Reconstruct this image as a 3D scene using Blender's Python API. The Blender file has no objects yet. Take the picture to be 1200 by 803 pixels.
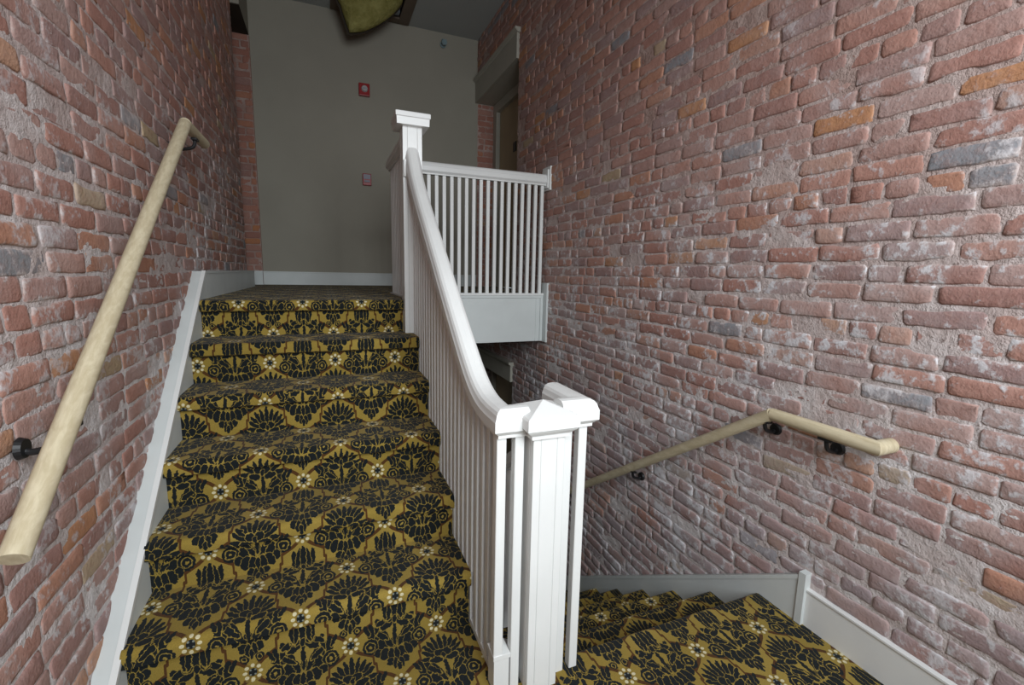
import bpy, bmesh, math, random
from mathutils import Vector, Matrix, noise as mnoise
random.seed(11)
COL = bpy.context.scene.collection
SC = bpy.context.scene

# ------------------------------------------------------------------ helpers
def link(name, bm, mat, parent=None, smooth=False):
    me = bpy.data.meshes.new(name)
    bmesh.ops.recalc_face_normals(bm, faces=bm.faces)
    bm.to_mesh(me); bm.free()
    o = bpy.data.objects.new(name, me); COL.objects.link(o)
    for m in (mat if isinstance(mat, (list, tuple)) else [mat]):
        me.materials.append(m)
    if smooth:
        for p in me.polygons: p.use_smooth = True
    if parent is not None: o.parent = parent
    return o

def thing(name, label, cat, loc=(0, 0, 0), group=None):
    o = bpy.data.objects.new(name, None); COL.objects.link(o)
    o.empty_display_size = .05
    o.location = loc
    o['label'] = label; o['category'] = cat
    if group: o['group'] = group
    return o

def put(o, parent):
    """parent a part built in world coordinates under a thing standing at its base"""
    o.parent = parent
    o.matrix_parent_inverse = Matrix.Translation(-Vector(parent.location))
    return o

def tag(o, label, cat, group=None):
    o['label'] = label; o['category'] = cat
    if group: o['group'] = group
    return o

def struct(o):
    o['kind'] = 'structure'; return o

def box(bm, x0, x1, y0, y1, z0, z1, bev=0.0):
    r = bmesh.ops.create_cube(bm, size=1.0)
    vs = r['verts']
    for v in vs:
        v.co = Vector((x0 + (v.co.x + .5) * (x1 - x0), y0 + (v.co.y + .5) * (y1 - y0), z0 + (v.co.z + .5) * (z1 - z0)))
    if bev:
        es = {e for v in vs for e in v.link_edges}
        bmesh.ops.bevel(bm, geom=list(es), offset=bev, segments=2, affect='EDGES', profile=.6)
    return bm

def boxes(*a, bev=0.0):
    bm = bmesh.new()
    for b in a: box(bm, *b, bev=bev)
    return bm

def prism_x(bm, prof, x0, x1):
    """closed YZ profile extruded along X"""
    a = [bm.verts.new((x0, y, z)) for y, z in prof]
    b = [bm.verts.new((x1, y, z)) for y, z in prof]
    n = len(prof)
    for i in range(n):
        bm.faces.new((a[i], a[(i + 1) % n], b[(i + 1) % n], b[i]))
    bm.faces.new(a[::-1]); bm.faces.new(b)
    return bm

def sweep(bm, path, prof, up=Vector((0, 0, 1)), caps=True):
    """sweep a closed profile (side, up) along a 3D polyline with mitred corners"""
    P = [Vector(p) for p in path]
    rings = []
    for i, p in enumerate(P):
        d0 = (P[i] - P[i - 1]).normalized() if i > 0 else (P[1] - P[0]).normalized()
        d1 = (P[i + 1] - P[i]).normalized() if i < len(P) - 1 else d0
        t = (d0 + d1).normalized()
        s = t.cross(up).normalized()
        h0, h1 = Vector((d0.x, d0.y, 0)), Vector((d1.x, d1.y, 0))
        k = 1.0
        if h0.length > .2 and h1.length > .2:
            c = max(.2, math.cos(h0.angle(h1) / 2)); k = 1 / c
        u = s.cross(t).normalized()
        v0 = math.cos(d0.angle(d1) / 2)
        kv = 1 / max(.5, v0) if k < 1.0001 else 1
        rings.append([bm.verts.new(p + s * a * k + u * b * kv) for a, b in prof])
    n = len(prof)
    for r0, r1 in zip(rings, rings[1:]):
        for j in range(n):
            bm.faces.new((r0[j], r0[(j + 1) % n], r1[(j + 1) % n], r1[j]))
    if caps:
        bm.faces.new(rings[0][::-1]); bm.faces.new(rings[-1])
    return bm

def circ(r, n=20):
    return [(r * math.cos(2 * math.pi * i / n), r * math.sin(2 * math.pi * i / n)) for i in range(n)]

# ------------------------------------------------------------------ node helper
class X:
    """a scalar node expression"""
    nt = None
    def __init__(s, k): s.k = k
    @staticmethod
    def op(o, *a, clamp=False):
        n = X.nt.nodes.new('ShaderNodeMath'); n.operation = o; n.use_clamp = clamp
        for i, v in enumerate(a):
            if isinstance(v, X): X.nt.links.new(v.k, n.inputs[i])
            else: n.inputs[i].default_value = float(v)
        return X(n.outputs[0])
    def __add__(s, b): return X.op('ADD', s, b)
    __radd__ = __add__
    def __sub__(s, b): return X.op('SUBTRACT', s, b)
    def __rsub__(s, b): return X.op('SUBTRACT', b, s)
    def __mul__(s, b): return X.op('MULTIPLY', s, b)
    __rmul__ = __mul__
    def __truediv__(s, b): return X.op('DIVIDE', s, b)
    def abs(s): return X.op('ABSOLUTE', s)
    def min(s, b): return X.op('MINIMUM', s, b)
    def max(s, b): return X.op('MAXIMUM', s, b)
    def lt(s, b): return X.op('LESS_THAN', s, b)
    def gt(s, b): return X.op('GREATER_THAN', s, b)
    def floor(s): return X.op('FLOOR', s)
    def clamp(s): return X.op('ADD', s, 0, clamp=True)
    def sstep(s, lo, hi):
        n = X.nt.nodes.new('ShaderNodeMapRange'); n.interpolation_type = 'SMOOTHSTEP'
        X.nt.links.new(s.k, n.inputs[0]); n.inputs[1].default_value = lo; n.inputs[2].default_value = hi
        return X(n.outputs[0])

def vec(x, y, z=0.0):
    n = X.nt.nodes.new('ShaderNodeCombineXYZ')
    for i, v in enumerate((x, y, z)):
        if isinstance(v, X): X.nt.links.new(v.k, n.inputs[i])
        else: n.inputs[i].default_value = v
    return n.outputs[0]

def ellipse(p, cx, cy, rx, ry, rot=0.0):
    n = X.nt.nodes.new('ShaderNodeMapping'); n.vector_type = 'TEXTURE'
    X.nt.links.new(p, n.inputs[0])
    n.inputs['Location'].default_value = (cx, cy, 0)
    n.inputs['Rotation'].default_value = (0, 0, math.radians(rot))
    n.inputs['Scale'].default_value = (rx, ry, 1)
    l = X.nt.nodes.new('ShaderNodeVectorMath'); l.operation = 'LENGTH'
    X.nt.links.new(n.outputs[0], l.inputs[0])
    return X(l.outputs['Value'])

def mixc(f, a, b):
    n = X.nt.nodes.new('ShaderNodeMix'); n.data_type = 'RGBA'
    for i, v in ((6, a), (7, b)):
        if isinstance(v, tuple): n.inputs[i].default_value = (*v, 1) if len(v) == 3 else v
        else: X.nt.links.new(v, n.inputs[i])
    if isinstance(f, X): X.nt.links.new(f.k, n.inputs[0])
    else: n.inputs[0].default_value = f
    return n.outputs[2]

def noise(scale, detail=3, co=None, rough=.55, dist=0.0):
    n = X.nt.nodes.new('ShaderNodeTexNoise')
    n.inputs['Scale'].default_value = scale; n.inputs['Detail'].default_value = detail
    n.inputs['Roughness'].default_value = rough; n.inputs['Distortion'].default_value = dist
    if co is not None: X.nt.links.new(co, n.inputs['Vector'])
    return X(n.outputs[0])

def coord(kind='Object'):
    n = X.nt.nodes.new('ShaderNodeTexCoord'); return n.outputs[kind]

def new_mat(name, rough=.5, spec=.3):
    m = bpy.data.materials.new(name); m.use_nodes = True
    X.nt = m.node_tree
    b = m.node_tree.nodes['Principled BSDF']
    b.inputs['Roughness'].default_value = rough
    b.inputs['Specular IOR Level'].default_value = spec
    return m, b

def bump(b, h, strength=.3, dist=.01):
    n = X.nt.nodes.new('ShaderNodeBump')
    n.inputs['Strength'].default_value = strength; n.inputs['Distance'].default_value = dist
    X.nt.links.new(h.k, n.inputs['Height']); X.nt.links.new(n.outputs[0], b.inputs['Normal'])

def setc(b, c):
    if isinstance(c, tuple): b.inputs['Base Color'].default_value = (*c, 1)
    else: X.nt.links.new(c, b.inputs['Base Color'])

def paint(name, c, rough=.4, var=.06, spec=.35, scale=3.0, bs=.05):
    m, b = new_mat(name, rough, spec)
    co = coord()
    n = noise(scale, 4, co)
    setc(b, mixc(n.sstep(.3, .75), tuple(v * (1 - var) for v in c), tuple(min(1, v * (1 + var)) for v in c)))
    bump(b, noise(60, 2, co), bs, .004)
    return m

# ------------------------------------------------------------------ materials
WHITE = paint('white_gloss_paint', (.72, .725, .71), .32, .035, .45)
WHITE_DULL = paint('white_trim_paint', (.60, .63, .62), .45, .05, .3)
DRYWALL = paint('beige_drywall', (.32, .30, .25), .85, .05, .1, 1.2, .15)
CEIL = paint('grey_ceiling_paint', (.38, .40, .39), .9, .06, .1, 1.0, .12)
DIM_TRIM = paint('dull_cream_trim', (.36, .345, .295), .5, .06, .3)
DOOR = paint('tan_door_paint', (.34, .27, .17), .5, .08, .3)
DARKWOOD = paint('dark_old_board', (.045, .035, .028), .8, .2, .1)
BLACK = paint('black_iron', (.012, .012, .013), .45, .2, .4)
RED = paint('red_plastic', (.30, .012, .016), .35, .05, .4)
LENS = paint('clear_white_lens', (.42, .40, .40), .2, .1, .5)
PALE = paint('pale_label', (.27, .27, .32), .5, .1, .3)
CHROME = paint('brushed_sprinkler_metal', (.20, .27, .29), .3, .2, .5)
FOILP = paint('dark_kraft_backing', (.05, .04, .03), .8, .2, .1)
DUCT = paint('grey_duct', (.3, .33, .37), .5, .1, .3)

def wood_mat():
    m, b = new_mat('pale_maple_rail', .42, .35)
    co = coord()
    mp = X.nt.nodes.new('ShaderNodeMapping'); X.nt.links.new(co, mp.inputs[0])
    mp.inputs['Scale'].default_value = (14, 1.3, 5)
    n = noise(7, 4, mp.outputs[0], .6, .4)
    setc(b, mixc(n.sstep(.3, .75), (.48, .405, .265), (.62, .545, .385)))
    bump(b, noise(40, 2, mp.outputs[0]), .06, .003)
    return m
WOOD = wood_mat()

def insul_mat():
    m, b = new_mat('yellow_fibreglass', .95, .05)
    co = coord()
    n = noise(9, 6, co, .65); n2 = noise(40, 4, co, .7)
    c = mixc(n.sstep(.3, .7), (.215, .195, .058), (.37, .34, .125))
    setc(b, mixc(n2.sstep(.55, .8) * .4, c, (.22, .2, .06)))
    bump(b, n2 + n * 2, .9, .02)
    return m
INSUL = insul_mat()

def brick_mat(name, zc, zw, wash, tint=(1, 1, 1), grey=1.0):
    """bcol: r random, g second random, b edge amount (0 centre, 1 worn edge)"""
    m, b = new_mat(name, .9, .12)
    co = coord()
    at = X.nt.nodes.new('ShaderNodeAttribute'); at.attribute_name = 'bcol'
    sp = X.nt.nodes.new('ShaderNodeSeparateColor'); X.nt.links.new(at.outputs['Color'], sp.inputs[0])
    r, g, e = X(sp.outputs[0]), X(sp.outputs[1]), X(sp.outputs[2])
    sx = X.nt.nodes.new('ShaderNodeSeparateXYZ'); X.nt.links.new(co, sx.inputs[0])
    z = X(sx.outputs[2])
    ramp = X.nt.nodes.new('ShaderNodeValToRGB'); ramp.color_ramp.interpolation = 'CONSTANT'
    cols = [(0, (.37, .20, .165)), (.20, (.42, .235, .19)), (.40, (.335, .195, .17)), (.55, (.39, .25, .22)),
            (.70, (.43, .225, .155)), (.80, (.32, .22, .21)), (.92, (.46, .235, .125)), (.965, (.25, .26, .28)), (.985, (.42, .33, .22))]
    el = ramp.color_ramp.elements
    while len(el) < len(cols): el.new(.5)
    for q, (p, c) in zip(el, cols):
        q.position = p; q.color = (*[c[i] * tint[i] for i in range(3)], 1)
    X.nt.links.new(r.k, ramp.inputs[0])
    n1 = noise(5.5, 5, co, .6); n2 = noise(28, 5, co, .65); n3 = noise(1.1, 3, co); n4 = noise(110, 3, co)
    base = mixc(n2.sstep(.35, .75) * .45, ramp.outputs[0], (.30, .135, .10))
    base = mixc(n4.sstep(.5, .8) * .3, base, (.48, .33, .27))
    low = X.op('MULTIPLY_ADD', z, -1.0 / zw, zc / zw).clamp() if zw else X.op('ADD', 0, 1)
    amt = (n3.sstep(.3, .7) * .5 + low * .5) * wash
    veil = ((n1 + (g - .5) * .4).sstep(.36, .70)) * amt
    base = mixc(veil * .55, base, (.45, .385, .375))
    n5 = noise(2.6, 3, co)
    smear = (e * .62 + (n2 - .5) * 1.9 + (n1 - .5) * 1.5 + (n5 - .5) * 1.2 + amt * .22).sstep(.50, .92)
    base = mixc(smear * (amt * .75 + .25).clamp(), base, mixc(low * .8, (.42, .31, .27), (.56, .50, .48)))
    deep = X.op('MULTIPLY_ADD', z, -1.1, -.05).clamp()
    base = mixc(deep * (n5.sstep(.3, .6)) * (.5 * grey), base, (.37, .35, .385))  # bluish-grey shade of the lower wall mixed into the brick colour
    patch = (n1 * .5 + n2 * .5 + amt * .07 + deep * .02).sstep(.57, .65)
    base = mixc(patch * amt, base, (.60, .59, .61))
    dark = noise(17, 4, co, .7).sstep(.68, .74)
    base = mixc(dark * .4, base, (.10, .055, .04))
    setc(b, base)
    bump(b, n2 * .6 + n4 * .3 + n1 * .5, .55, .012)
    return m

def mortar_mat(name, zc, zw, wash):
    m, b = new_mat(name, .95, .05)
    co = coord()
    sx = X.nt.nodes.new('ShaderNodeSeparateXYZ'); X.nt.links.new(co, sx.inputs[0])
    z = X(sx.outputs[2])
    n1 = noise(7, 5, co); n2 = noise(45, 5, co, .7)
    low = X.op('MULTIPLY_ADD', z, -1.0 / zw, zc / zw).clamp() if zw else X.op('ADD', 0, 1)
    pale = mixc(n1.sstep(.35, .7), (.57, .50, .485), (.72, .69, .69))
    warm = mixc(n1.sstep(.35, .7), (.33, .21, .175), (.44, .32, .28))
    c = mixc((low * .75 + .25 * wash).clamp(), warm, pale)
    c = mixc(n2.sstep(.60, .72) * .8, c, (.13, .085, .07))
    setc(b, c)
    bump(b, n2 + n1, .8, .015)
    return m

# ------------------------------------------------------------------ carpet
CP, CQ = .312, .416      # damask repeat
def carpet_mat():
    m, b = new_mat('damask_carpet', .95, .05)
    uvn = X.nt.nodes.new('ShaderNodeUVMap'); uvn.uv_map = 'UVMap'
    s = X.nt.nodes.new('ShaderNodeSeparateXYZ'); X.nt.links.new(uvn.outputs[0], s.inputs[0])
    wob = noise(9, 2, uvn.outputs[0])
    U = X(s.outputs[0]) * (2 / CP) + (wob - .5) * .03
    V = X(s.outputs[1]) * (2 / CQ)
    # rows of cells centred at v = 2j with a shift of one in u on the odd half rows
    def fold(x):     # signed distance to the nearest even integer
        return x - ((x + 1) * .5).floor() * 2
    a0, b0 = fold(U - 1).abs(), fold(V)          # cell centred on (1,0)
    a1, b1 = fold(U).abs(), fold(V - 1)          # cell centred on (0,1)
    # ogee lattice, folded into one quarter
    a, bb = a0, b0.abs()
    sel = a.gt(.5)
    af = a + sel * (1 - a * 2); bf = bb + sel * (1 - bb * 2)
    pm = vec(af * (CP / 2), bf * (CQ / 2))
    def seg(p, A, B):
        ax, ay = A[0] * CP / 2, A[1] * CQ / 2; bx, by = B[0] * CP / 2, B[1] * CQ / 2
        dx, dy = bx - ax, by - ay; L = math.hypot(dx, dy)
        px = af * (CP / 2) - ax; py = bf * (CQ / 2) - ay
        t = (px * (dx / L / L) + py * (dy / L / L)).clamp()
        qx = px - t * dx; qy = py - t * dy
        return X.op('SQRT', qx * qx + qy * qy)
    pts = [(.05, 1.0), (.09, .89), (.22, .80), (.50, .67), (.50, .5)]
    d = None
    for A, B in zip(pts, pts[1:]):
        q = seg(pm, A, B); d = q if d is None else d.min(q)
    line = d.lt(.0072)
    # which cell the point is in: inside cell 0 when below the diagonal of the quarter
    in0 = (a0 + b0.abs()).lt(1.0)
    inn = in0
    ua = inn * a0 + (1 - inn) * a1
    va = inn * b0 + (1 - inn) * b1
    fine = noise(70, 2, uvn.outputs[0]); fine2 = noise(63, 2, vec(X(s.outputs[0]) + 3.1, X(s.outputs[1])))
    p = vec(ua * 1.06 + (fine - .5) * .11, (va + .01) * 1.06 + (fine2 - .5) * .11)
    def leaves(L, m=None):
        """paint leaves one over the other, each with a thin bare outline"""
        for cx, cy, rx, ry, rot in L:
            e = ellipse(p, cx, cy, rx, ry, rot)
            t = 1 + .17 * min(1.0, .07 / min(rx, ry))
            q = e.lt(1.0)
            m = q if m is None else (m * e.gt(t)).max(q)
        return m
    def cut(m, L):
        for cx, cy, rx, ry, th in L:
            m = m * ((ellipse(p, cx, cy, rx, ry) - 1).abs()).gt(th)
        return m
    common = [(.30, -.13, .13, .12, 40), (.0, -.16, .10, .16, 0), (.36, .12, .06, .22, 38), (.20, -.02, .065, .27, -30), (.33, .05, .055, .20, -58), (.0, .04, .05, .26, 0),
              (.45, .20, .06, .13, 30), (.58, .15, .085, .19, -4), (.68, .22, .05, .13, -34),
              (.60, -.13, .185, .165, 0), (.43, -.30, .10, .10, 45), (.28, -.36, .105, .15, 30), (.13, -.40, .08, .15, 12), (.0, -.42, .06, .15, 0),
              (.17, -.57, .09, .09, 40), (.07, -.62, .055, .12, 8), (.0, -.70, .05, .10, 0)]
    tulip = [(.20, .24, .16, .07, -20), (.42, .36, .07, .055, 30), (.30, .33, .17, .06, -22), (.17, .37, .10, .08, 20), (.22, .56, .065, .21, -4), (.12, .57, .06, .24, 10), (.0, .58, .07, .26, 0), (.0, .34, .06, .075, 0)]
    crown = [(.36, .29, .20, .055, 10), (.34, .41, .19, .055, 28), (.20, .24, .15, .07, 10), (.33, .52, .05, .16, -52), (.23, .57, .055, .18, -34), (.12, .60, .055, .20, -18), (.0, .60, .06, .24, 0), (.10, .38, .11, .085, 10), (.0, .32, .05, .07, 0),
             (.16, -.78, .10, .085, 30)]
    m0 = leaves(common)
    A = leaves(tulip, m0); B = leaves(crown, m0)
    inside = inn * A + (1 - inn) * B
    inside = cut(inside, [(.60, -.13, .115, .10, .10), (.16, -.78, .05, .045, .2)])
    inside = inside * ellipse(p, .60, -.13, .035, .03).gt(1.0)
    # flowers: eight cream petals round a dark heart at every node of the lattice
    fu = (fold(U - 0).abs()); fv = fold(V).abs()
    gu = fold(U - 1).abs(); gv = fold(V - 1).abs()
    near = (fu + fv).lt(gu + gv)
    nu = (near * fu + (1 - near) * gu) * (CP / 2); nv = (near * fv + (1 - near) * gv) * (CQ / 2)
    pf = vec(nu, nv)
    R = .0235
    pet = ellipse(pf, R, 0, .0070, .0058).min(ellipse(pf, 0, R * 1.10, .0060, .0070)).min(ellipse(pf, R * .76, R * .76, .0066, .0066))
    petal = pet.lt(1.0)
    heart = ellipse(pf, 0, 0, .0125, .015).lt(1.0)
    hdot = ellipse(pf, .007, .0085, .0032, .0032).lt(1.0)
    halo = ellipse(pf, 0, 0, .034, .036).lt(1.0)
    co = coord()
    n1 = noise(3.0, 3, co); n2 = noise(420, 2, co)
    gold = mixc(n1.sstep(.3, .7), (.265, .185, .038), (.325, .23, .052))
    c = mixc(line, gold, (.085, .038, .013))
    c = mixc(inside, c, (.0125, .0155, .0165))
    c = mixc(halo * .6, c, gold)
    c = mixc(heart, c, (.014, .017, .018))
    c = mixc(hdot, c, (.20, .22, .19))
    c = mixc(petal, c, (.62, .56, .36))
    c = mixc(n2.sstep(.35, .75) * .35, c, mixc(.62, c, (.0, .0, .0)))
    setc(b, c)
    b.inputs['Sheen Weight'].default_value = .06
    b.inputs['Sheen Roughness'].default_value = .5
    bump(b, n2 + noise(30, 2, co) * .5, .5, .004)
    return m
CARPET = carpet_mat()

# ------------------------------------------------------------------ dimensions (metres)
W = 2.363; YB = 2.73; YG = .78; WS = 1.09
RISE, RUN, OV = .19446, .252, .036
ZL = -1.205                       # half landing
LR, LN = .170, .250               # lower flight
Y0L = -1.499                      # nosing at the head of the lower flight
ZF = ZL - 11 * LR                 # lower floor
YF = -4.0                         # wall behind the viewer
XL = -.055
def zceil(x): return 2.83

# ------------------------------------------------------------------ carpeted steps
def nose_profile(yn, z, yback, zdown, over=OV):
    """from the back of the tread forward, round the nose and down the riser"""
    p = [(yback, z), (yn + .026, z)]
    for i in range(1, 9):
        t = math.radians(118) * i / 8
        p.append((yn + .024 - .024 * math.sin(t) if t < math.pi / 2 else yn + .012 - .012 * math.sin(t), z - .026 + .026 * math.cos(t) - (.016 * max(0, i - 5) / 3)))
    p += [(yn + .010, z - .060), (yn + over - .006, z - .062), (yn + over, z - .068), (yn + over, zdown)]
    return p

def arc(p):
    s = [0]
    for a, b in zip(p, p[1:]): s.append(s[-1] + math.hypot(b[0] - a[0], b[1] - a[1]))
    return s

def step_mesh(name, prof, x0, x1, v0, parent, drop=.03, uoff=0.0, voff=0.0, ydeep=None, rounded_right=True):
    """a carpeted step: open front skin with running UVs, closed body behind"""
    bm = bmesh.new(); uv = bm.loops.layers.uv.new('UVMap')
    s = arc(prof)
    yb = max(p[0] for p in prof) if ydeep is None else ydeep
    zb = prof[-1][1] - 0.0
    full = prof + [(yb, zb)] if yb > prof[-1][0] + .001 else list(prof)
    sv = s + [s[-1] + .2] if len(full) > len(prof) else s
    nx = 2
    xs = [x0, x1]
    cols = [[bm.verts.new((x, y, z)) for y, z in full] for x in xs]
    n = len(full)
    for i in range(n):
        j = (i + 1) % n
        f = bm.faces.new((cols[0][i], cols[0][j], cols[1][j], cols[1][i]))
        vi, vj = sv[i], sv[j] if j else sv[i] + .1
        for l, (x, v) in zip(f.loops, ((x0, vi), (x0, vj), (x1, vj), (x1, vi))):
            l[uv].uv = (x - uoff, v0 - v - voff)
    for k, c in enumerate(cols):
        f = bm.faces.new(c if k == 0 else c[::-1])
        for l in f.loops:
            l[uv].uv = (l.vert.co.x - uoff + l.vert.co.y * .0, v0 - (l.vert.co.z * -1) - voff)
    o = link(name, bm, CARPET, None)
    put(o, parent)
    return o, s[-1]

UOFF = .022                      # column of flowers
stairs = thing('stair_flight', 'carpeted upper stair flight rising from the landing in gold and black damask', 'stairs', (WS / 2, -1.25, ZL))
v = 0.0
prof = nose_profile(0, 0, .05, -RISE)
VOFF = -(0.0)
FLOWER0 = .206                   # arc length from the top nose to the first row of flowers
varc = 0.0
PROFS = []
first = nose_profile(0, 0, .05, -RISE)
s0 = arc(first)
v_nose = s0[1]
vstart = 0.05
# v runs down the flight; flowers of the first row sit FLOWER0 below the top nosing
vcur = vstart
for k in range(0, 6):
    yb = .05 if k == 0 else -(k - 1) * RUN + OV
    zd = -(k + 1) * RISE if k < 5 else ZL
    pr = nose_profile(-k * RUN, -k * RISE, yb, zd)
    o, L = step_mesh('step', pr, 0.0, WS, vcur, stairs, uoff=UOFF, voff=vstart - .05 + (FLOWER0 * -1))
    vcur -= L
# sawtooth stringer on the open side
st = []
for k in range(0, 6):
    st.append((-(k - 1) * RUN + OV if k else .06, -k * RISE - .006)); st.append((-k * RUN + .02, -k * RISE - .006))
    if k == 5: st.append((-k * RUN + .02, ZL - .02))
    else: st.append((-k * RUN + OV, -k * RISE - .012)) if False else None
poly = [p for p in st if p is not None]
lower = [(-5 * RUN + .25, ZL - .02), (.06, -RISE - .35)]
bm = bmesh.new(); prism_x(bm, poly + lower, WS + .001, WS + .045)
put(link('stringer', bm, WHITE, None), stairs)
# skirt board on the brick side
def skz(y): return .148 + .79 * (y - .193)
yb_ = -1.47
sk = [(.193, .148), (.193, -.10), (-1.2, -1.21), (-1.66, -1.205), (-1.66, -1.055), (-1.335, -1.055)]
bm = bmesh.new(); prism_x(bm, [(y, z) for y, z in sk], XL - .01, -.0005)
o = link('skirt_board', bm, WHITE_DULL, None); put(o, stairs)
# slim moulding along the inner edge of the skirt board
bm = bmesh.new()
sweep(bm, [(-.006, .193, .150), (-.006, -1.335, -1.053)], [(-.010, -.012), (.0085, -.012), (.0085, .003), (-.010, .003)])
put(link('edge_moulding', bm, WHITE, None), stairs)

# lower flight
low = thing('stair_flight', 'carpeted lower stair flight going down beside the right brick wall', 'stairs', ((1.40 + W) / 2, Y0L, ZF))
vcur = 0.0
X0L, X1L = 1.36, W - .031
LVOFF = -.055
for k in range(1, 11):
    yb = Y0L + (k - 1) * LN - OV; yn = Y0L + k * LN
    pr = [(-y, z) for y, z in nose_profile(-yn, ZL - k * LR, -yb, ZL - (k + 1) * LR)]
    bm = bmesh.new(); uv = bm.loops.layers.uv.new('UVMap')
    s = arc(pr)
    full = pr + [(yb, pr[-1][1])]
    cols = [[bm.verts.new((x, y, z)) for y, z in full] for x in (X0L, X1L)]
    n = len(full); sv = s + [s[-1] + .2]
    for i in range(n):
        j = (i + 1) % n
        f = bm.faces.new((cols[0][i], cols[0][j], cols[1][j], cols[1][i]))
        vj = sv[j] if j else sv[i] + .1
        for l, (x, vv) in zip(f.loops, ((X0L, sv[i]), (X0L, vj), (X1L, vj), (X1L, sv[i]))):
            l[uv].uv = (x - 1.534, vcur + vv + .12)
    for q, c in enumerate(cols):
        f = bm.faces.new(c if q else c[::-1])
        for l in f.loops: l[uv].uv = (l.vert.co.y, l.vert.co.z)
    put(link('step', bm, CARPET, None), low)
    vcur += s[-1]
# lower skirt board with a square upper end
bm = bmesh.new()
z_ = lambda y: -.994 - .676 * (y + 1.707)
prism_x(bm, [(-1.707, -.994), (-1.707, -1.205), (-1.45, -1.45), (1.4, -1.45 - .68 * 2.85), (1.4, z_(1.4)), ], W - .030, W + .01)
put(link('skirt_board', bm, WHITE_DULL, None), low)
bm = bmesh.new()
sweep(bm, [(W - .020, -1.690, z_(-1.690) + .003), (W - .020, 1.4, z_(1.4) + .003)], [(-.014, -.012), (.02, -.012), (.02, .004), (-.014, .004)])
box(bm, W - .036, W, -1.716, -1.688, -1.204, -.985)
put(link('edge_moulding', bm, WHITE_DULL, None), low)
bm = bmesh.new()
prism_x(bm, [(Y0L + .02, ZL - .02), (Y0L + .02, ZL - .30), (1.2, ZF - .1), (1.2, ZF), (.95, ZF + .16)], X0L - .04, X0L - .002)
put(link('stringer', bm, WHITE, None), low)

# ------------------------------------------------------------------ floors
def floor_quad(bm, uv, pts, uo, vo):
    f = bm.faces.new([bm.verts.new(p) for p in pts])
    for l in f.loops: l[uv].uv = (l.vert.co.x - uo, l.vert.co.y - vo)
# upper floor: behind the top nosing, wrapping round the stairwell
bm = bmesh.new(); uv = bm.loops.layers.uv.new('UVMap')
vu = .05 - (FLOWER0 * -1) - vstart  # placeholder offset keeps rows running on
for (x0, x1, y0, y1) in ((XL - .9, WS + .035, .05, YG), (XL - .9, W + .24, YG, YB + .02), (WS, WS + .035, .0, .05)):
    floor_quad(bm, uv, [(x0, y0, 0), (x1, y0, 0), (x1, y1, 0), (x0, y1, 0)], UOFF, .05 - FLOWER0 - .05)
fu = struct(link('floor', bm, CARPET))
# slab under the upper floor (gives the gallery its depth)
bm = boxes((WS + .036, W + .3, YG + .03, YB + .02, -.405, -.012), (XL - .9, WS + .03, .07, YB + .02, -.405, -.012))
struct(link('ceiling_lower', bm, DRYWALL))
# half landing with a rolled nosing over the lower flight
bm = bmesh.new(); uv = bm.loops.layers.uv.new('UVMap')
pr = [(-y, z) for y, z in nose_profile(-Y0L, ZL, -YF, ZL - LR)]
s = arc(pr)
cols = [[bm.verts.new((x, y, z)) for y, z in pr + [(YF, ZL - LR)]] for x in (1.12, W - .02)]
n = len(pr) + 1
for i in range(n):
    j = (i + 1) % n
    f = bm.faces.new((cols[0][i], cols[0][j], cols[1][j], cols[1][i]))
    for l, (x, q) in zip(f.loops, ((1.12, i), (1.12, j), (W - .02, j), (W - .02, i))):
        l[uv].uv = (x - 1.534, YF + (s[q] if q < len(s) else s[-1]) + 1.665)
for q, c in enumerate(cols):
    f = bm.faces.new(c if q else c[::-1])
    for l in f.loops: l[uv].uv = (l.vert.co.y, l.vert.co.z)
b4 = [bm.verts.new(p) for p in ((XL, YF, ZL), (1.12, YF, ZL), (1.12, -5 * RUN + .04, ZL), (XL, -5 * RUN + .04, ZL))]
f = bm.faces.new(b4)
for l in f.loops: l[uv].uv = (l.vert.co.x - UOFF, l.vert.co.y + 1.20)
struct(link('floor', bm, CARPET))
# lower floor
bm = bmesh.new(); uv = bm.loops.layers.uv.new('UVMap')
floor_quad(bm, uv, [(1.0, Y0L, ZF), (W + .24, Y0L, ZF), (W + .24, YB + .02, ZF), (1.0, YB + .02, ZF)], 1.5, 0)
struct(link('floor', bm, CARPET))

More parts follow.
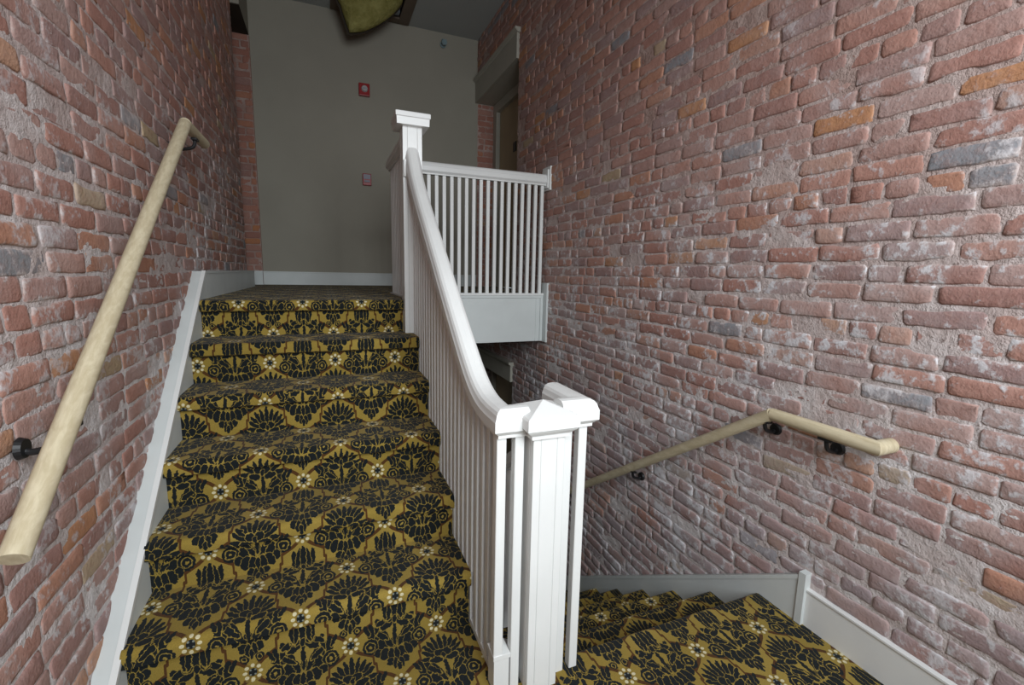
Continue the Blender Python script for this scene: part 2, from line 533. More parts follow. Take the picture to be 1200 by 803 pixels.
# ------------------------------------------------------------------ brick walls
def brick_wall(name, O, U, N, rect, keep, mats, course=.0675, blen=.215, seed=1, flat=1.0):
    """one wall mesh: mortar bed plus individually worn bricks. O origin, U horizontal unit, N outward normal"""
    rnd = random.Random(seed)
    O, U, N = Vector(O), Vector(U), Vector(N); Z = Vector((0, 0, 1))
    a0, a1, b0, b1 = rect
    verts, faces, cols, mi = [], [], [], []
    def P(a, b, d): return O + U * a + Z * b + N * d
    # mortar bed: a lumpy skin, kept inside the wanted region, that laps over the worn brick edges
    cs = .0155
    na, nb = max(1, math.ceil((a1 - a0) / cs)), max(1, math.ceil((b1 - b0) / cs))
    ca, cb = (a1 - a0) / na, (b1 - b0) / nb
    off = Vector((seed * 7.3, seed * 3.1, 0)); gid = {}
    def gv(i, j):
        q = gid.get((i, j))
        if q is None:
            a, b = a0 + i * ca, b0 + j * cb
            h = .0009 + .0038 * mnoise.noise(Vector((a * 17, b * 26, 0)) + off) + .0017 * mnoise.noise(Vector((a * 5, b * 6, 4)) + off) + .0022 * mnoise.noise(Vector((a * 48, b * 52, 9)) + off)
            q = gid[(i, j)] = len(verts)
            verts.append(P(a, b, h * flat)); cols.append((0, 0, 0, 1))
        return q
    for i in range(na):
        x = a0 + (i + .5) * ca
        for j in range(nb):
            if keep(x, b0 + (j + .5) * cb):
                faces.append((gv(i, j), gv(i + 1, j), gv(i + 1, j + 1), gv(i, j + 1))); mi.append(1)
    rows = int((b1 - b0) / course) + 1
    drift = 0.0
    for r in range(rows):
        yr = b0 + r * course + rnd.uniform(-.003, .003)
        header = (r % 7 == 3)
        L = blen / 2 if header else blen
        x = a0 - rnd.uniform(0, 1) * L if False else a0 - ((r % 2) * .5 * L + rnd.uniform(0, .03))
        while x < a1:
            l = L * rnd.uniform(.93, 1.05)
            if not header and rnd.random() < .06: l *= .52
            xa, xb = max(x, a0), min(x + l, a1)
            x += l
            jt = rnd.uniform(.003, .013)
            xa += jt * .5; xb -= jt * .5
            y = yr + .0045 * math.sin(xa * 2.1 + r * .35) + .002 * math.sin(xa * 7 + r * 1.7)
            ya, yb = y + rnd.uniform(.002, .006), min(y + course - rnd.uniform(.002, .006), b1)
            if xb - xa < .02 or yb - ya < .02: continue
            if not (keep((xa + xb) / 2, (ya + yb) / 2) and keep(xa + .004, ya + .004) and keep(xb - .004, yb - .004)): continue
            w, h = xb - xa, yb - ya
            cx, cy = (xa + xb) / 2, (ya + yb) / 2
            pro = rnd.uniform(.0022, .0068) * flat
            if rnd.random() < .04: pro = -.001
            tilt = rnd.uniform(-.004, .004) * flat; tv = rnd.gauss(0, .0022) * flat; spin = rnd.gauss(0, .008)
            # worn outline
            out = []
            m = max(3, int(w / .035))
            rc = min(rnd.uniform(.004, .011), h * .2)
            xs = [-w / 2 + rc + (w - 2 * rc) * q / m for q in range(m + 1)]
            for q in xs: out.append((q, -h / 2))
            out.append((w / 2, -h / 2 + rc)); out.append((w / 2, h / 2 - rc))
            for q in reversed(xs): out.append((q, h / 2))
            out.append((-w / 2, h / 2 - rc)); out.append((-w / 2, -h / 2 + rc))
            jit = [(rnd.gauss(0, .0017), rnd.gauss(0, .0014)) for _ in out]
            if rnd.random() < .22:                      # a chipped corner
                c0 = rnd.randrange(len(out))
                for t in (-1, 0, 1):
                    g = (c0 + t) % len(out); ox, oy = out[g]
                    out[g] = (ox * (1 - .012 / max(.02, abs(ox)) * .8) if abs(ox) > .02 else ox, oy * .72)
            k = len(verts); n = len(out)
            r1, r2, e1 = rnd.random(), rnd.random(), 1.0
            for ring, (ins, dep, e) in enumerate(((0, -.005, .75), (.0016, pro * .45, .75), (.006, pro * .9, .55), (.019, pro + .0004, .0))):
                for (ox, oy), (jx, jy) in zip(out, jit):
                    sx = 1 - ins / (w / 2); sy = 1 - ins / (h / 2)
                    px, py = (ox * sx + jx), (oy * sy + jy); py += spin * px
                    verts.append(P(cx + px, cy + py, dep + tilt * px / w + tv * py / h + (rnd.gauss(0, .0006) if ring > 1 else 0)))
                    cols.append((r1, r2, e, 1))
            for ring in range(3):
                for q in range(n):
                    q2 = (q + 1) % n
                    faces.append((k + ring * n + q, k + ring * n + q2, k + (ring + 1) * n + q2, k + (ring + 1) * n + q)); mi.append(0)
            faces.append(tuple(k + 3 * n + q for q in range(n))); mi.append(0)
    # orientation: U x Z must agree with N
    if U.cross(Z).dot(N) < 0: faces = [f[::-1] for f in faces]
    me = bpy.data.meshes.new(name)
    me.from_pydata([tuple(p) for p in verts], [], faces)
    at = me.color_attributes.new('bcol', 'FLOAT_COLOR', 'POINT')
    at.data.foreach_set('color', [c for q in cols for c in q])
    for m in mats: me.materials.append(m)
    me.polygons.foreach_set('material_index', mi)
    me.polygons.foreach_set('use_smooth', [True] * len(mi))
    me.update()
    o = bpy.data.objects.new(name, me); COL.objects.link(o)
    return struct(o)

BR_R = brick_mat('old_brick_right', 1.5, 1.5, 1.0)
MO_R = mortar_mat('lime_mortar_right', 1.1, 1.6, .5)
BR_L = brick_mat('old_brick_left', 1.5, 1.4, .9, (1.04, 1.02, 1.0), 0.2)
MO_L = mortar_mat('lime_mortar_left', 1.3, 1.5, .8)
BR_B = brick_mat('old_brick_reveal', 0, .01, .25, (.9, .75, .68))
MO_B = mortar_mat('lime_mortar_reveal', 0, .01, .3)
DY0, DY1 = 1.465, YB
def keep_r(a, b):
    if a > DY0 and (ZF - 1 < b < -.935 or -.0 < b < 2.14): return False
    return True
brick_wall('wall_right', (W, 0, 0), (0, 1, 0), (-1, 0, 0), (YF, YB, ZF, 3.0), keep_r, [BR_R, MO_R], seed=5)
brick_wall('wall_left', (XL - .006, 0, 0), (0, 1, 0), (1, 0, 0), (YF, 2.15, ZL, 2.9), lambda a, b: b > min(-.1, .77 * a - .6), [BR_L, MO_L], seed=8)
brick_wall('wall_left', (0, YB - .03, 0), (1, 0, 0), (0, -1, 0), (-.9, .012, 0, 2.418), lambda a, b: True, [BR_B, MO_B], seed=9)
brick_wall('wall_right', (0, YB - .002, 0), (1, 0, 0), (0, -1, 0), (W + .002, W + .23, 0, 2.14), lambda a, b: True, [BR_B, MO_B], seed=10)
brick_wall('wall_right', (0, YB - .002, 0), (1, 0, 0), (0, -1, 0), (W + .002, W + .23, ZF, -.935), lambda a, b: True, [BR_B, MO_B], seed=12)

# plain walls
struct(link('wall_back', boxes((XL - .9, W + .4, YB, YB + .1, -.012, 3.0), (1.0, W + .4, YB, YB + .1, ZF - .05, -.4)), DRYWALL))
struct(link('wall_left', boxes((XL - 1.0, XL - .9, 2.05, YB + .1, -.1, 2.6), (XL - .9, XL - .012, 2.05, 2.149, -.1, 2.9), (XL - .02, .010, 2.151, YB - .001, 2.43, 2.9)), DRYWALL))
struct(link('wall_left', boxes((-.02, .0125, YB - .0295, YB - .0005, 0, 2.418)), BR_B))
# wall behind the viewer with a tall window that lights the stair
WX0, WX1, WZ0, WZ1 = .35, 2.0, .10, 2.10
struct(link('wall_front', boxes((XL - .1, WX0, YF - .12, YF, ZF, 3.0), (WX1, W + .1, YF - .12, YF, ZF, 3.0), (WX0, WX1, YF - .12, YF, WZ1, 3.0), (WX0, WX1, YF - .12, YF, ZF, WZ0)), DRYWALL))
win = struct(link('window_1', boxes((WX0, WX0 + .06, YF - .10, YF - .03, WZ0, WZ1), (WX1 - .06, WX1, YF - .10, YF - .03, WZ0, WZ1), (WX0 + .06, WX1 - .06, YF - .10, YF - .03, WZ0, WZ0 + .06),
                (WX0 + .06, WX1 - .06, YF - .10, YF - .03, WZ1 - .06, WZ1), ((WX0 + WX1) / 2 - .02, (WX0 + WX1) / 2 + .02, YF - .09, YF - .04, WZ0 + .06, WZ1 - .06)), WHITE))
# spandrel wall under the upper flight
bm = bmesh.new()
prism_x(bm, [(-1.22, ZF), (-1.22, ZL - .02), (-1.0, ZL - .02), (.06, -RISE - .36), (.07, -.405), (YB, -.405), (YB, ZF)], WS - .06, WS + .03)
struct(link('wall_spandrel', bm, DRYWALL))

# ceiling: a tilted plane with a square hatch opening
HX0, HX1, HY0, HY1 = .855, 1.455, 1.85, 2.61
def cq(bm, x0, x1, y0, y1, dz=0):
    bm.faces.new([bm.verts.new((x, y, zceil(x) + dz)) for x, y in ((x0, y0), (x0, y1), (x1, y1), (x1, y0))])
bm = bmesh.new()
for r in ((0.0, HX0, YF, YB), (HX1, W + .1, YF, YB), (HX0, HX1, YF, HY0), (HX0, HX1, HY1, YB), (XL - .1, 0.0, YF, YB)):
    cq(bm, *r)
struct(link('ceiling', bm, CEIL))
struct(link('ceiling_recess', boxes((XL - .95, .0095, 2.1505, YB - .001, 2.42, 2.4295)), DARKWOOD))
# baseboards
struct(link('baseboard_back', boxes((.0135, W - .001, YB - .016, YB, 0, .132), (.0135, W - .001, YB - .022, YB, .126, .140), bev=.002), WHITE_DULL))
struct(link('baseboard_left', boxes((XL, -.0005, .194, 2.15, -.002, .142), (XL, .003, .194, 2.15, .137, .148)), WHITE_DULL))
struct(link('baseboard_left', boxes((-.88, .0125, YB - .055, YB - .031, -.002, .143)), WHITE_DULL))
struct(link('baseboard_right', boxes((W - .020, W + .004, YF, -1.712, ZL - .002, ZL + .150), (W - .024, W + .004, YF, -1.712, ZL + .146, ZL + .156), bev=.002), WHITE))
struct(link('baseboard_left', boxes((XL - .004, -.012, YF, -1.661, ZL - .002, ZL + .150)), WHITE_DULL))

# doorways in the right wall, one above the other
def doorway(idx, zf, ztop, zhead):
    d = struct(link('door_%d' % idx, boxes((W + .245, W + .285, DY0 + .05, YB - .12, zf + .005, ztop - .10), bev=.003), DOOR))
    fr = link('frame', boxes((W + .20, W + .29, YB - .115, YB - .003, zf, ztop - .001), (W + .20, W + .29, DY0 + .001, DY0 + .05, zf, ztop - .001), (W + .20, W + .29, DY0 + .05, YB - .116, ztop - .10, ztop - .001), bev=.003), DIM_TRIM, d)
    hd = link('hinge', boxes((W + .238, W + .2445, DY0 + .62, DY0 + .70, zf + 1.50, zf + 1.60)), BLACK, d)
    sf = struct(link('trim_%d' % (idx + 2), boxes((W + .002, W + .30, DY0, YB - .003, ztop, ztop + .02)), DIM_TRIM))
    # door head board with a small cap moulding
    bm = boxes((W - .030, W + .001, DY0 - .01, YB - .002, ztop - .0005, zhead - .03), bev=.003)
    prof = [(0, 0), (.034, 0), (.040, .006), (.043, .014), (.055, .020), (.058, .030), (.058, .042), (0, .042)]
    for ya, yb in ((DY0 - .03, YB - .002),):
        a = [bm.verts.new((W + .001 - x, ya, zhead - .032 + z)) for x, z in prof]; b_ = [bm.verts.new((W + .001 - x, yb, zhead - .032 + z)) for x, z in prof]
        n = len(prof)
        for i in range(n): bm.faces.new((a[i], a[(i + 1) % n], b_[(i + 1) % n], b_[i]))
        bm.faces.new(a[::-1]); bm.faces.new(b_)
    struct(link('trim_%d' % idx, bm, DIM_TRIM))
    struct(link('wall_right', boxes((W + .003, W + .30, DY0 - .1, DY0 - .001, zf, ztop)), DRYWALL))
doorway(1, 0.0, 2.145, 2.395)
doorway(2, ZF, -.933, -.735)

# ------------------------------------------------------------------ balustrades
def rail_profile(w=.084, h=.092):
    a = w / 2
    return [(-a * .62, -h), (a * .62, -h), (a * .62, -h * .90), (a * .80, -h * .82), (a, -h * .74), (a, -h * .40), (a * .95, -h * .35), (a * .91, -h * .30),
            (a * .84, -h * .19), (a * .70, -h * .09), (a * .45, -h * .02), (0, 0), (-a * .45, -h * .02), (-a * .70, -h * .09), (-a * .84, -h * .19), (-a * .91, -h * .30), (-a * .95, -h * .35), (-a, -h * .40), (-a, -h * .74), (-a * .80, -h * .82), (-a * .62, -h * .90)]

def smooth_path(pts, sub=5):
    """Catmull-Rom through the points"""
    P = [Vector(p) for p in pts]; out = []
    for i in range(len(P) - 1):
        p0 = P[max(0, i - 1)]; p1 = P[i]; p2 = P[i + 1]; p3 = P[min(len(P) - 1, i + 2)]
        for s in range(sub):
            t = s / sub
            out.append(.5 * ((2 * p1) + (p2 - p0) * t + (2 * p0 - 5 * p1 + 4 * p2 - p3) * t * t + (3 * p1 - p0 - 3 * p2 + p3) * t ** 3))
    out.append(P[-1]); return out

def zat(path, y):
    for a, b in zip(path, path[1:]):
        if min(a[1], b[1]) - 1e-6 <= y <= max(a[1], b[1]) + 1e-6 and abs(a[1] - b[1]) > 1e-6:
            return a[2] + (b[2] - a[2]) * (y - a[1]) / (b[1] - a[1])
    return path[-1][2]

def baluster(x, y, z0, z1, w, parent, slope=0.0):
    bm = bmesh.new(); h = w / 2
    lo = [bm.verts.new((x + sx * h, y + sy * h, z0)) for sx, sy in ((-1, -1), (1, -1), (1, 1), (-1, 1))]
    hi = [bm.verts.new((x + sx * h, y + sy * h, z1 + sy * h * slope)) for sx, sy in ((-1, -1), (1, -1), (1, 1), (-1, 1))]
    for i in range(4): bm.faces.new((lo[i], lo[(i + 1) % 4], hi[(i + 1) % 4], hi[i]))
    bm.faces.new(lo[::-1]); bm.faces.new(hi)
    es = [e for e in bm.edges if abs(e.verts[0].co.z - e.verts[1].co.z) > .2]
    bmesh.ops.bevel(bm, geom=es, offset=.002, segments=1, affect='EDGES')
    return put(link('baluster', bm, WHITE), parent)

XR = 1.098                       # centre line of the flight balustrade
# --- top newel post
def newel(name, label, x, y, z0, ztop, w, loc, cap_over, pyramid):
    t = thing(name, label, 'newel post', loc)
    h = w / 2
    bm = bmesh.new()
    # square shaft with a shallow routed line near each vertical edge
    g = w * .22; gd = .0035; gw = .004
    side = [(-h, -h), (-h + g, -h), (-h + g + gw / 2, -h + gd), (-h + g + gw, -h), (h - g - gw, -h), (h - g - gw / 2, -h + gd), (h - g, -h)]
    prof = []
    for q in range(4):
        c, s_ = [(1, 0), (0, 1), (-1, 0), (0, -1)][q]
        for px, py in side: prof.append((px * c - py * s_, px * s_ + py * c))
    a = [bm.verts.new((x + px, y + py, z0)) for px, py in prof]; b_ = [bm.verts.new((x + px, y + py, ztop - .06)) for px, py in prof]
    n = len(prof)
    for i in range(n): bm.faces.new((a[i], a[(i + 1) % n], b_[(i + 1) % n], b_[i]))
    bm.faces.new(a[::-1]); bm.faces.new(b_)
    put(link('shaft', bm, WHITE), t)
    bm = bmesh.new()
    co = cap_over
    lv = [(h + co * .30, ztop - .072), (h + co * .34, ztop - .060), (h + co * .80, ztop - .046), (h + co * .92, ztop - .040), (h + co, ztop - .038), (h + co, ztop - .006), (h + co - .004, ztop)]
    if not pyramid: lv = [(h + co * .85, ztop - .068), (h + co * .88, ztop - .030), (h + co, ztop - .026), (h + co, ztop - .004), (h + co - .004, ztop)]
    rings = [[bm.verts.new((x + sx * r, y + sy * r, z)) for sx, sy in ((-1, -1), (1, -1), (1, 1), (-1, 1))] for r, z in lv]
    for r0, r1 in zip(rings, rings[1:]):
        for i in range(4): bm.faces.new((r0[i], r0[(i + 1) % 4], r1[(i + 1) % 4], r1[i]))
    bm.faces.new(rings[0][::-1])
    if pyramid:
        ap = bm.verts.new((x, y, ztop + pyramid))
        for i in range(4): bm.faces.new((rings[-1][i], rings[-1][(i + 1) % 4], ap))
    else: bm.faces.new(rings[-1])
    put(link('cap', bm, WHITE), t)
    return t
NT = newel('newel_post', 'taller white square newel post with flat cap at the head of the stairs', 1.098, .004, -.205, 1.045, .108, (1.098, .004, -.2), .042, 0)
NB = newel('newel_post', 'white square newel post with pyramid cap at the foot of the upper flight', 1.230, -1.548, ZL, -.252, .106, (1.230, -1.548, ZL), .034, .034)

# --- flight balustrade
FB = thing('stair_balustrade', 'white sloping balustrade of thin square spindles along the upper stair flight', 'balustrade', (XR, -1.25, ZL))
ctrl = [(XR, -.052, .865), (XR, -.11, .79), (XR, -.18, .705), (XR, -.27, .618), (XR, -.42, .495), (XR, -.60, .357), (XR, -.80, .200), (XR, -1.0, .044), (XR, -1.15, -.070), (XR, -1.26, -.150), (XR, -1.34, -.196), (XR, -1.42, -.222), (XR, -1.50, -.229)]
RP = rail_profile()
path = smooth_path(ctrl, 4) + [Vector((XR, -1.548, -.229)), Vector((1.172, -1.548, -.229))]
bm = bmesh.new(); sweep(bm, path, RP)
put(link('handrail', bm, WHITE), FB)
bm = boxes((1.046, 1.150, -.068, -.0505, .70, .795), bev=.004)
put(link('rosette', bm, WHITE), FB)
# closed curb that carries the last spindles
bm = boxes((1.0745, 1.128, -1.562, -1.505, ZL, -1.085), (1.0715, 1.131, -1.566, -1.500, -1.085, -1.068), (1.0905, 1.128, -1.500, -1.243, ZL, ZL + .025), bev=.0015)
put(link('curb', bm, WHITE), FB)
SP = RUN / 4
nb = 0
y = -.10
while y > -1.49:
    k = 0
    if y > -1.26 + .02:
        k = max(0, math.ceil((-y - .02) / RUN)) if True else 0
        k = int((-y + OV) // RUN) + 1 if y < -.0 else 0
        # tread under this spindle
        k = min(5, max(1, int(math.floor((-y + OV) / RUN)) + 1))
        z0 = -k * RISE - .006
    else: z0 = ZL + .025
    zt = zat(path, y) - .088
    baluster(XR + .008, y, z0, zt, .029, FB, .78)
    y -= SP
for x, zb in ((1.088, -1.068), (1.1475, ZL)):
    baluster(x, -1.548, zb, -.229 - .090, .031, FB)

# --- lower balustrade: short return, corner, then down the lower flight
LB = thing('stair_balustrade', 'white balustrade turning the corner from the lower newel post down the lower flight', 'balustrade', (1.371, -1.548, ZL))
XB = 1.372
lp = [Vector((1.285, -1.548, -.222)), Vector((XB, -1.548, -.222)), Vector((XB, -1.335, -.222)), Vector((XB, -1.325, -.40)), ]
bm = bmesh.new(); sweep(bm, lp[:3], RP)
put(link('handrail', bm, WHITE), LB)
bm = bmesh.new(); sweep(bm, [(XB, -1.37, -.31), (XB, -1.30, -.40), (XB, 1.0, -.40 - .68 * 2.30)], rail_profile(.06, .07))
put(link('sloping_handrail', bm, WHITE), LB)
baluster(1.318, -1.548, ZL, -.222 - .090, .029, LB)
baluster(XB, -1.548, ZL, -.222 - .090, .031, LB)
for i in range(20):
    y = -1.42 + i * .125
    k = max(0, math.floor((y + OV - Y0L) / LN))
    z1 = -.222 - .088 if y < -1.35 else -.40 - .68 * (y + 1.30) - .066
    if y > .95: break
    baluster(XB, y, ZL - k * LR - (.004 if k else .06), z1, .029, LB, -.68 if y > -1.35 else 0)

# --- gallery guard: short run from the top newel, corner, then across to the brick wall
GB = thing('gallery_balustrade', 'white level balustrade guarding the upper floor edge above the stairwell', 'balustrade', (1.72, YG, 0))
ZR = .985
bm = bmesh.new(); sweep(bm, [(1.098, .058, ZR), (1.098, YG, ZR), (W - .026, YG, ZR)], RP)
put(link('handrail', bm, WHITE), GB)
bm = boxes((W - .028, W - .016, YG - .055, YG + .055, .872, 1.02), (W - .016, W + .003, YG - .075, YG + .075, .855, 1.045), bev=.004)
put(link('rosette', bm, WHITE), GB)
bm = boxes((1.098 - .03, 1.098 + .03, .058, YG - .031, 0.0, .012), (1.068, W - .021, YG - .03, YG + .03, -.012, .008), bev=.002)
put(link('base_rail', bm, WHITE), GB)
bm = boxes((1.13, W - .021, YG - .012, YG + .03, -.405, -.012), (W - .085, W - .048, YG - .017, YG - .0125, -.405, -.035), (W - .045, W - .021, YG - .022, YG - .0125, -.405, -.03), (1.13, W - .021, YG - .022, YG - .0125, -.034, -.012), bev=.0015)
put(link('fascia_board', bm, WHITE_DULL), GB)
bm = boxes((W - .020, W + .004, YG - .085, YG + .02, -.41, .095), bev=.003)
put(link('wall_plate', bm, WHITE_DULL), GB)
bm = boxes((1.1255, 1.1375, .075, YG - .013, -.405, -.004))
put(link('fascia_board', bm, WHITE_DULL), GB)
x = 2.311
while x > 1.16:
    baluster(x, YG, .008, ZR - .088, .027, GB); x -= .0592
y = YG
while y > .09:
    baluster(1.098, y, .012, ZR - .088, .027, GB); y -= .0592

# ------------------------------------------------------------------ wall handrails
def bracket(parent, p, wallx, sgn):
    """black cast bracket: wall rose, curved arm, saddle under the rail. p = centre of rail bottom"""
    bm = bmesh.new()
    x, y, z = p
    r = bmesh.ops.create_cone(bm, cap_ends=True, segments=20, radius1=.026, radius2=.022, depth=.012, matrix=Matrix.Translation((wallx + sgn * .012, y, z - .045)) @ Matrix.Rotation(math.radians(90) * sgn, 4, 'Y'))
    arm = smooth_path([(wallx + sgn * .01, y, z - .050), (wallx + sgn * .032, y, z - .055), (x - sgn * .012, y, z - .040), (x, y, z - .004)], 5)
    sweep(bm, arm, circ(.008, 10), up=Vector((0, 1, 0)))
    box(bm, x - .012, x + .012, y - .026, y + .026, z - .007, z + .002)
    return put(link('bracket', bm, BLACK), parent)

RR = .0245
LH = thing('handrail', 'pale wooden handrail climbing the left brick wall on black brackets', 'handrail', (.045, -1.0, .2))
XH = .047
m_ = .777
pz = lambda y: .812 + m_ * (y + .20)
bm = bmesh.new()
sweep(bm, [(XH, -1.73, pz(-1.73)), (XH, -1.0, pz(-1.0)), (XH, -.20, pz(-.20))], circ(RR, 28))
o = put(link('rail', bm, WOOD, smooth=False), LH)
bm = bmesh.new()
sweep(bm, [(XH, -.2005, pz(-.2005) + .002), (XH, .175, pz(-.20) + .002)], circ(RR * .995, 28))
put(link('level_end', bm, WOOD), LH)
for yy in (-1.47, -.03):
    bracket(LH, (XH, yy, pz(min(yy, -.2)) - RR), XL, 1)
RH = thing('handrail', 'pale wooden handrail with level top end on the right brick wall', 'handrail', (W - .08, -1.0, -.7))
XQ = W - .08
RQ = .0255
bm = bmesh.new()
zt = -.351 - RQ
sweep(bm, [(XQ, .9, zt - .676 * 2.43), (XQ, -.5, zt - .676 * 1.03), (XQ, -1.53, zt)], circ(RQ, 28))
sweep(bm, [(XQ, -1.531, zt), (XQ, -1.918, zt), (W - .004, -1.918, zt)], circ(RQ, 28))
put(link('rail', bm, WOOD), RH)
for yy, zz in ((-.66, zt - .676 * .87), (-1.50, zt - .01), (-1.755, zt), (.2, zt - .676 * 1.73)):
    bracket(RH, (XQ, yy, zz - RQ), W, -1)

for t in (LH, RH):
    for c in t.children:
        if c.name.startswith(('rail', 'level_end')):
            for p in c.data.polygons: p.use_smooth = True
            c.data.set_sharp_from_angle(angle=math.radians(30))

# ------------------------------------------------------------------ small things on the back wall and ceiling
def disc(bm, c, r, d, axis='Y', seg=24, r2=None):
    rot = Matrix.Rotation(math.radians(90), 4, 'X') if axis == 'Y' else Matrix()
    bmesh.ops.create_cone(bm, cap_ends=True, segments=seg, radius1=r, radius2=r if r2 is None else r2, depth=d, matrix=Matrix.Translation(c) @ rot)
FA = thing('fire_alarm', 'red square fire alarm strobe high on the beige back wall', 'fire alarm', (1.08, YB, 2.03))
put(link('housing', boxes((1.025, 1.137, YB - .045, YB + .001, 2.025, 2.150), bev=.006), RED), FA)
bm = bmesh.new(); disc(bm, (1.083, YB - .054, 2.093), .036, .022, r2=.028)
put(link('strobe_lens', bm, LENS), FA)
bm = boxes((1.062, 1.104, YB - .068, YB - .062, 2.088, 2.098))
put(link('flash_tube', bm, PALE), FA)
PS = thing('pull_station', 'small red and white fire alarm pull station lower on the back wall', 'fire alarm', (1.08, YB, 1.11))
put(link('housing', boxes((1.040, 1.132, YB - .035, YB + .001, 1.100, 1.225), bev=.005), RED), PS)
put(link('face_plate', boxes((1.048, 1.124, YB - .040, YB - .034, 1.165, 1.216), bev=.002), PALE), PS)
put(link('pull_handle', boxes((1.056, 1.116, YB - .050, YB - .036, 1.132, 1.152), bev=.003), PALE), PS)
SPK = thing('sprinkler_head', 'small grey metal sprinkler head on the back wall near the ceiling', 'sprinkler', (1.948, YB, 2.70))
bm = bmesh.new(); disc(bm, (1.948, YB - .006, 2.705), .034, .014)
put(link('escutcheon', bm, CHROME), SPK)
bm = bmesh.new(); disc(bm, (1.948, YB - .04, 2.705), .018, .06); disc(bm, (1.948, YB - .075, 2.705), .030, .006)
box(bm, 1.922, 1.974, YB - .082, YB - .045, 2.728, 2.733)
put(link('nozzle', bm, CHROME), SPK)

# hatch frame: four boards round the opening, following the tilt of the ceiling
HF = thing('ceiling_hatch', 'open square ceiling hatch with a narrow brown frame and dark attic above', 'hatch', ((HX0 + HX1) / 2, (HY0 + HY1) / 2, zceil(1.1)))
def tilt_board(x0, x1, y0, y1, up, dn, mat, name):
    bm = bmesh.new()
    vs = []
    for x, y, d in ((x0, y0, -dn), (x1, y0, -dn), (x1, y1, -dn), (x0, y1, -dn), (x0, y0, up), (x1, y0, up), (x1, y1, up), (x0, y1, up)):
        vs.append(bm.verts.new((x, y, zceil(x) + d)))
    for f in ((0, 3, 2, 1), (4, 5, 6, 7), (0, 1, 5, 4), (1, 2, 6, 5), (2, 3, 7, 6), (3, 0, 4, 7)): bm.faces.new([vs[i] for i in f])
    return put(link(name, bm, mat), HF)
FRAME = paint('brown_hatch_frame', (.16, .125, .095), .7, .15, .15)
for r in ((HX0 - .09, HX0 + .004, HY0 - .09, HY1 + .09), (HX1 - .004, HX1 + .105, HY0 - .09, HY1 + .09)):
    tilt_board(*r, .0, .016, FRAME, 'frame_board')
for r in ((HX0 + .0045, HX1 - .0045, HY0 - .09, HY0 + .004), (HX0 + .0045, HX1 - .0045, HY1 - .004, HY1 + .09)):
    tilt_board(*r, .0, .016, FRAME, 'frame_board')
bm = bmesh.new()
zt_ = 3.4
ring0 = [bm.verts.new((x, y, zceil(x) + .001)) for x, y in ((HX0, HY0), (HX1, HY0), (HX1, HY1), (HX0, HY1))]
ring1 = [bm.verts.new((v_.co.x, v_.co.y, zt_)) for v_ in ring0]
for i in range(4): bm.faces.new((ring0[i], ring1[i], ring1[(i + 1) % 4], ring0[(i + 1) % 4]))
bm.faces.new(ring1)
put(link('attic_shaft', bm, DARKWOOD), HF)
DU = link('duct_pipe', boxes((1.33, 1.448, 2.52, 2.60, 2.836, 2.90), bev=.02), DUCT)
tag(DU, 'small pale grey pipe end showing in the corner of the ceiling hatch', 'pipe')

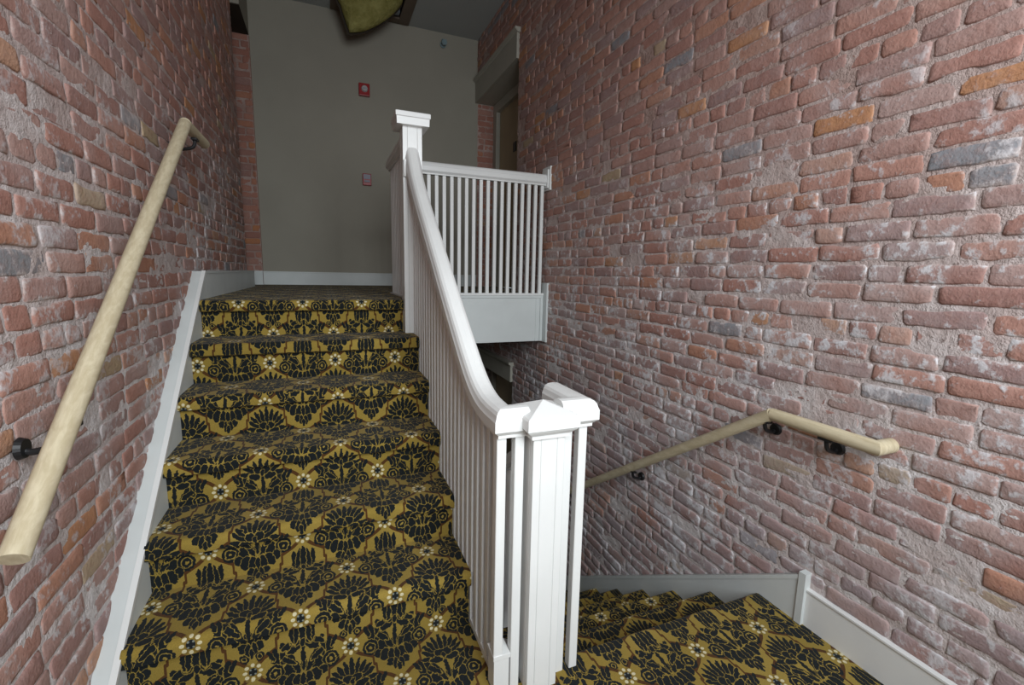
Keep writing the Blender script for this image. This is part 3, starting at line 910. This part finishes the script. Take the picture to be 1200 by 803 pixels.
# sagging insulation batt: a curved slab hanging out of the hatch
def batt():
    t = thing('insulation_batt', 'torn yellow insulation batt sagging out of the open ceiling hatch', 'insulation', (1.0, 2.0, 2.32))
    nu, nv = 26, 18
    # left edge falls from the hatch to the low tip; the bottom edge climbs to the right
    def q(x, z, y=2.30):       # points of the torn edge
        return Vector((.606 + (x - .606) * (y + 2.8) / 4.95, y, .172 + (z - .172) * (y + 2.8) / 4.95))
    L = [Vector((.862, 2.02, 3.02)), q(.815, 2.70, 2.22), q(.845, 2.60, 2.27), q(.869, 2.519), q(.917, 2.382)]
    R_ = [Vector((1.44, 1.98, 3.08)), Vector((1.445, 2.08, 3.0)), Vector((1.445, 2.2, 2.93)), q(1.41, 2.74)]
    B = [q(.917, 2.382), q(1.033, 2.415), q(1.152, 2.482), q(1.273, 2.578), q(1.36, 2.672), q(1.41, 2.74)]
    def along(C, t_):
        n = len(C) - 1; i = min(n - 1, int(t_ * n)); f = t_ * n - i
        p0, p1, p2, p3 = C[max(0, i - 1)], C[i], C[i + 1], C[min(n, i + 2)]
        return .5 * ((2 * p1) + (p2 - p0) * f + (2 * p0 - 5 * p1 + 4 * p2 - p3) * f * f + (3 * p1 - p0 - 3 * p2 + p3) * f ** 3)
    rnd = random.Random(4)
    T = [Vector((.862, 2.02, 3.02)), Vector((1.1, 1.97, 3.06)), Vector((1.44, 1.98, 3.08))]
    def pt(u, w):
        top = along(T, u); bot = along(B, u); le = along(L, w); ri = along(R_, w)
        c = (1 - w) * top + w * bot + (1 - u) * le + u * ri - ((1 - u) * (1 - w) * T[0] + u * (1 - w) * T[2] + (1 - u) * w * B[0] + u * w * B[-1])
        return c
    bm = bmesh.new()
    F, Bk = [], []
    for j in range(nv + 1):
        fr, bk = [], []
        for i in range(nu + 1):
            u, w = i / nu, j / nv
            p = pt(u, w)
            edge = min(u, 1 - u, 1 - w) ; puff = .055 * min(1, edge / .16) ** .5
            lump = rnd.gauss(0, .004)
            fr.append(bm.verts.new(p + Vector((0, -puff - lump, -puff * .25))))
            bk.append(bm.verts.new(p + Vector((.0, .035, .012))))
        F.append(fr); Bk.append(bk)
    for j in range(nv):
        for i in range(nu):
            bm.faces.new((F[j][i], F[j][i + 1], F[j + 1][i + 1], F[j + 1][i]))
    for i in range(nu): bm.faces.new((F[nv][i], F[nv][i + 1], Bk[nv][i + 1], Bk[nv][i]))
    for j in range(nv):
        bm.faces.new((F[j][0], F[j + 1][0], Bk[j + 1][0], Bk[j][0])); bm.faces.new((F[j][nu], F[j + 1][nu], Bk[j + 1][nu], Bk[j][nu]))
    put(link('fluff', bm, INSUL, smooth=True), t)
    bm = bmesh.new()
    G = [[bm.verts.new(pt(i / nu, j / nv) + Vector((-.016 * (1 - i / nu), .045, -.010 * (j / nv)))) for i in range(nu + 1)] for j in range(nv + 1)]
    H = [[bm.verts.new(v_.co + Vector((0, .004, .001))) for v_ in r] for r in G]
    for Q in (G, H):
        for j in range(nv):
            for i in range(nu): bm.faces.new((Q[j][i], Q[j][i + 1], Q[j + 1][i + 1], Q[j + 1][i]))
    for i in range(nu): bm.faces.new((G[nv][i], G[nv][i + 1], H[nv][i + 1], H[nv][i]))
    put(link('paper_backing', bm, FOILP, smooth=True), t)
batt()

# ------------------------------------------------------------------ light
def area(name, loc, rot, sx, sy, power, col):
    l = bpy.data.lights.new(name, 'AREA'); l.shape = 'RECTANGLE'; l.size = sx; l.size_y = sy; l.energy = power; l.color = col; l.spread = math.radians(140)
    o = bpy.data.objects.new(name, l); COL.objects.link(o); o.location = loc; o.rotation_euler = rot
    return o
area('window_daylight', ((WX0 + WX1) / 2, YF + .03, (WZ0 + WZ1) / 2), (math.radians(63), 0, 0), WX1 - WX0 - .1, WZ1 - WZ0 - .1, 90, (.90, .96, 1.0))
w_ = bpy.data.worlds.new('sky'); SC.world = w_; w_.use_nodes = True
bg = w_.node_tree.nodes['Background']; bg.inputs[0].default_value = (.8, .9, 1, 1); bg.inputs[1].default_value = .6

# ------------------------------------------------------------------ camera
cam = bpy.data.cameras.new('camera'); co = bpy.data.objects.new('camera', cam); COL.objects.link(co)
cam.sensor_fit = 'HORIZONTAL'; cam.sensor_width = 36.0; cam.lens = 538.3632 / 1200 * 36; cam.clip_start = .02
Rr = Vector((.92676988, -.37507439, .02041527)); Dn = Vector((-.03731024, -.14599812, -.98858105)); Fw = Vector((.37377202, .91542545, -.14930078))
M = Matrix((( Rr.x, -Dn.x, -Fw.x, .60614789), (Rr.y, -Dn.y, -Fw.y, -2.80763264), (Rr.z, -Dn.z, -Fw.z, .17243580), (0, 0, 0, 1)))
co.matrix_world = M
SC.camera = co
SC.view_settings.view_transform = 'Standard'
SC.view_settings.look = 'None'
SC.view_settings.exposure = 0.0
SC.cycles.max_bounces = 6
SC.cycles.diffuse_bounces = 4
SC.cycles.use_denoising = True
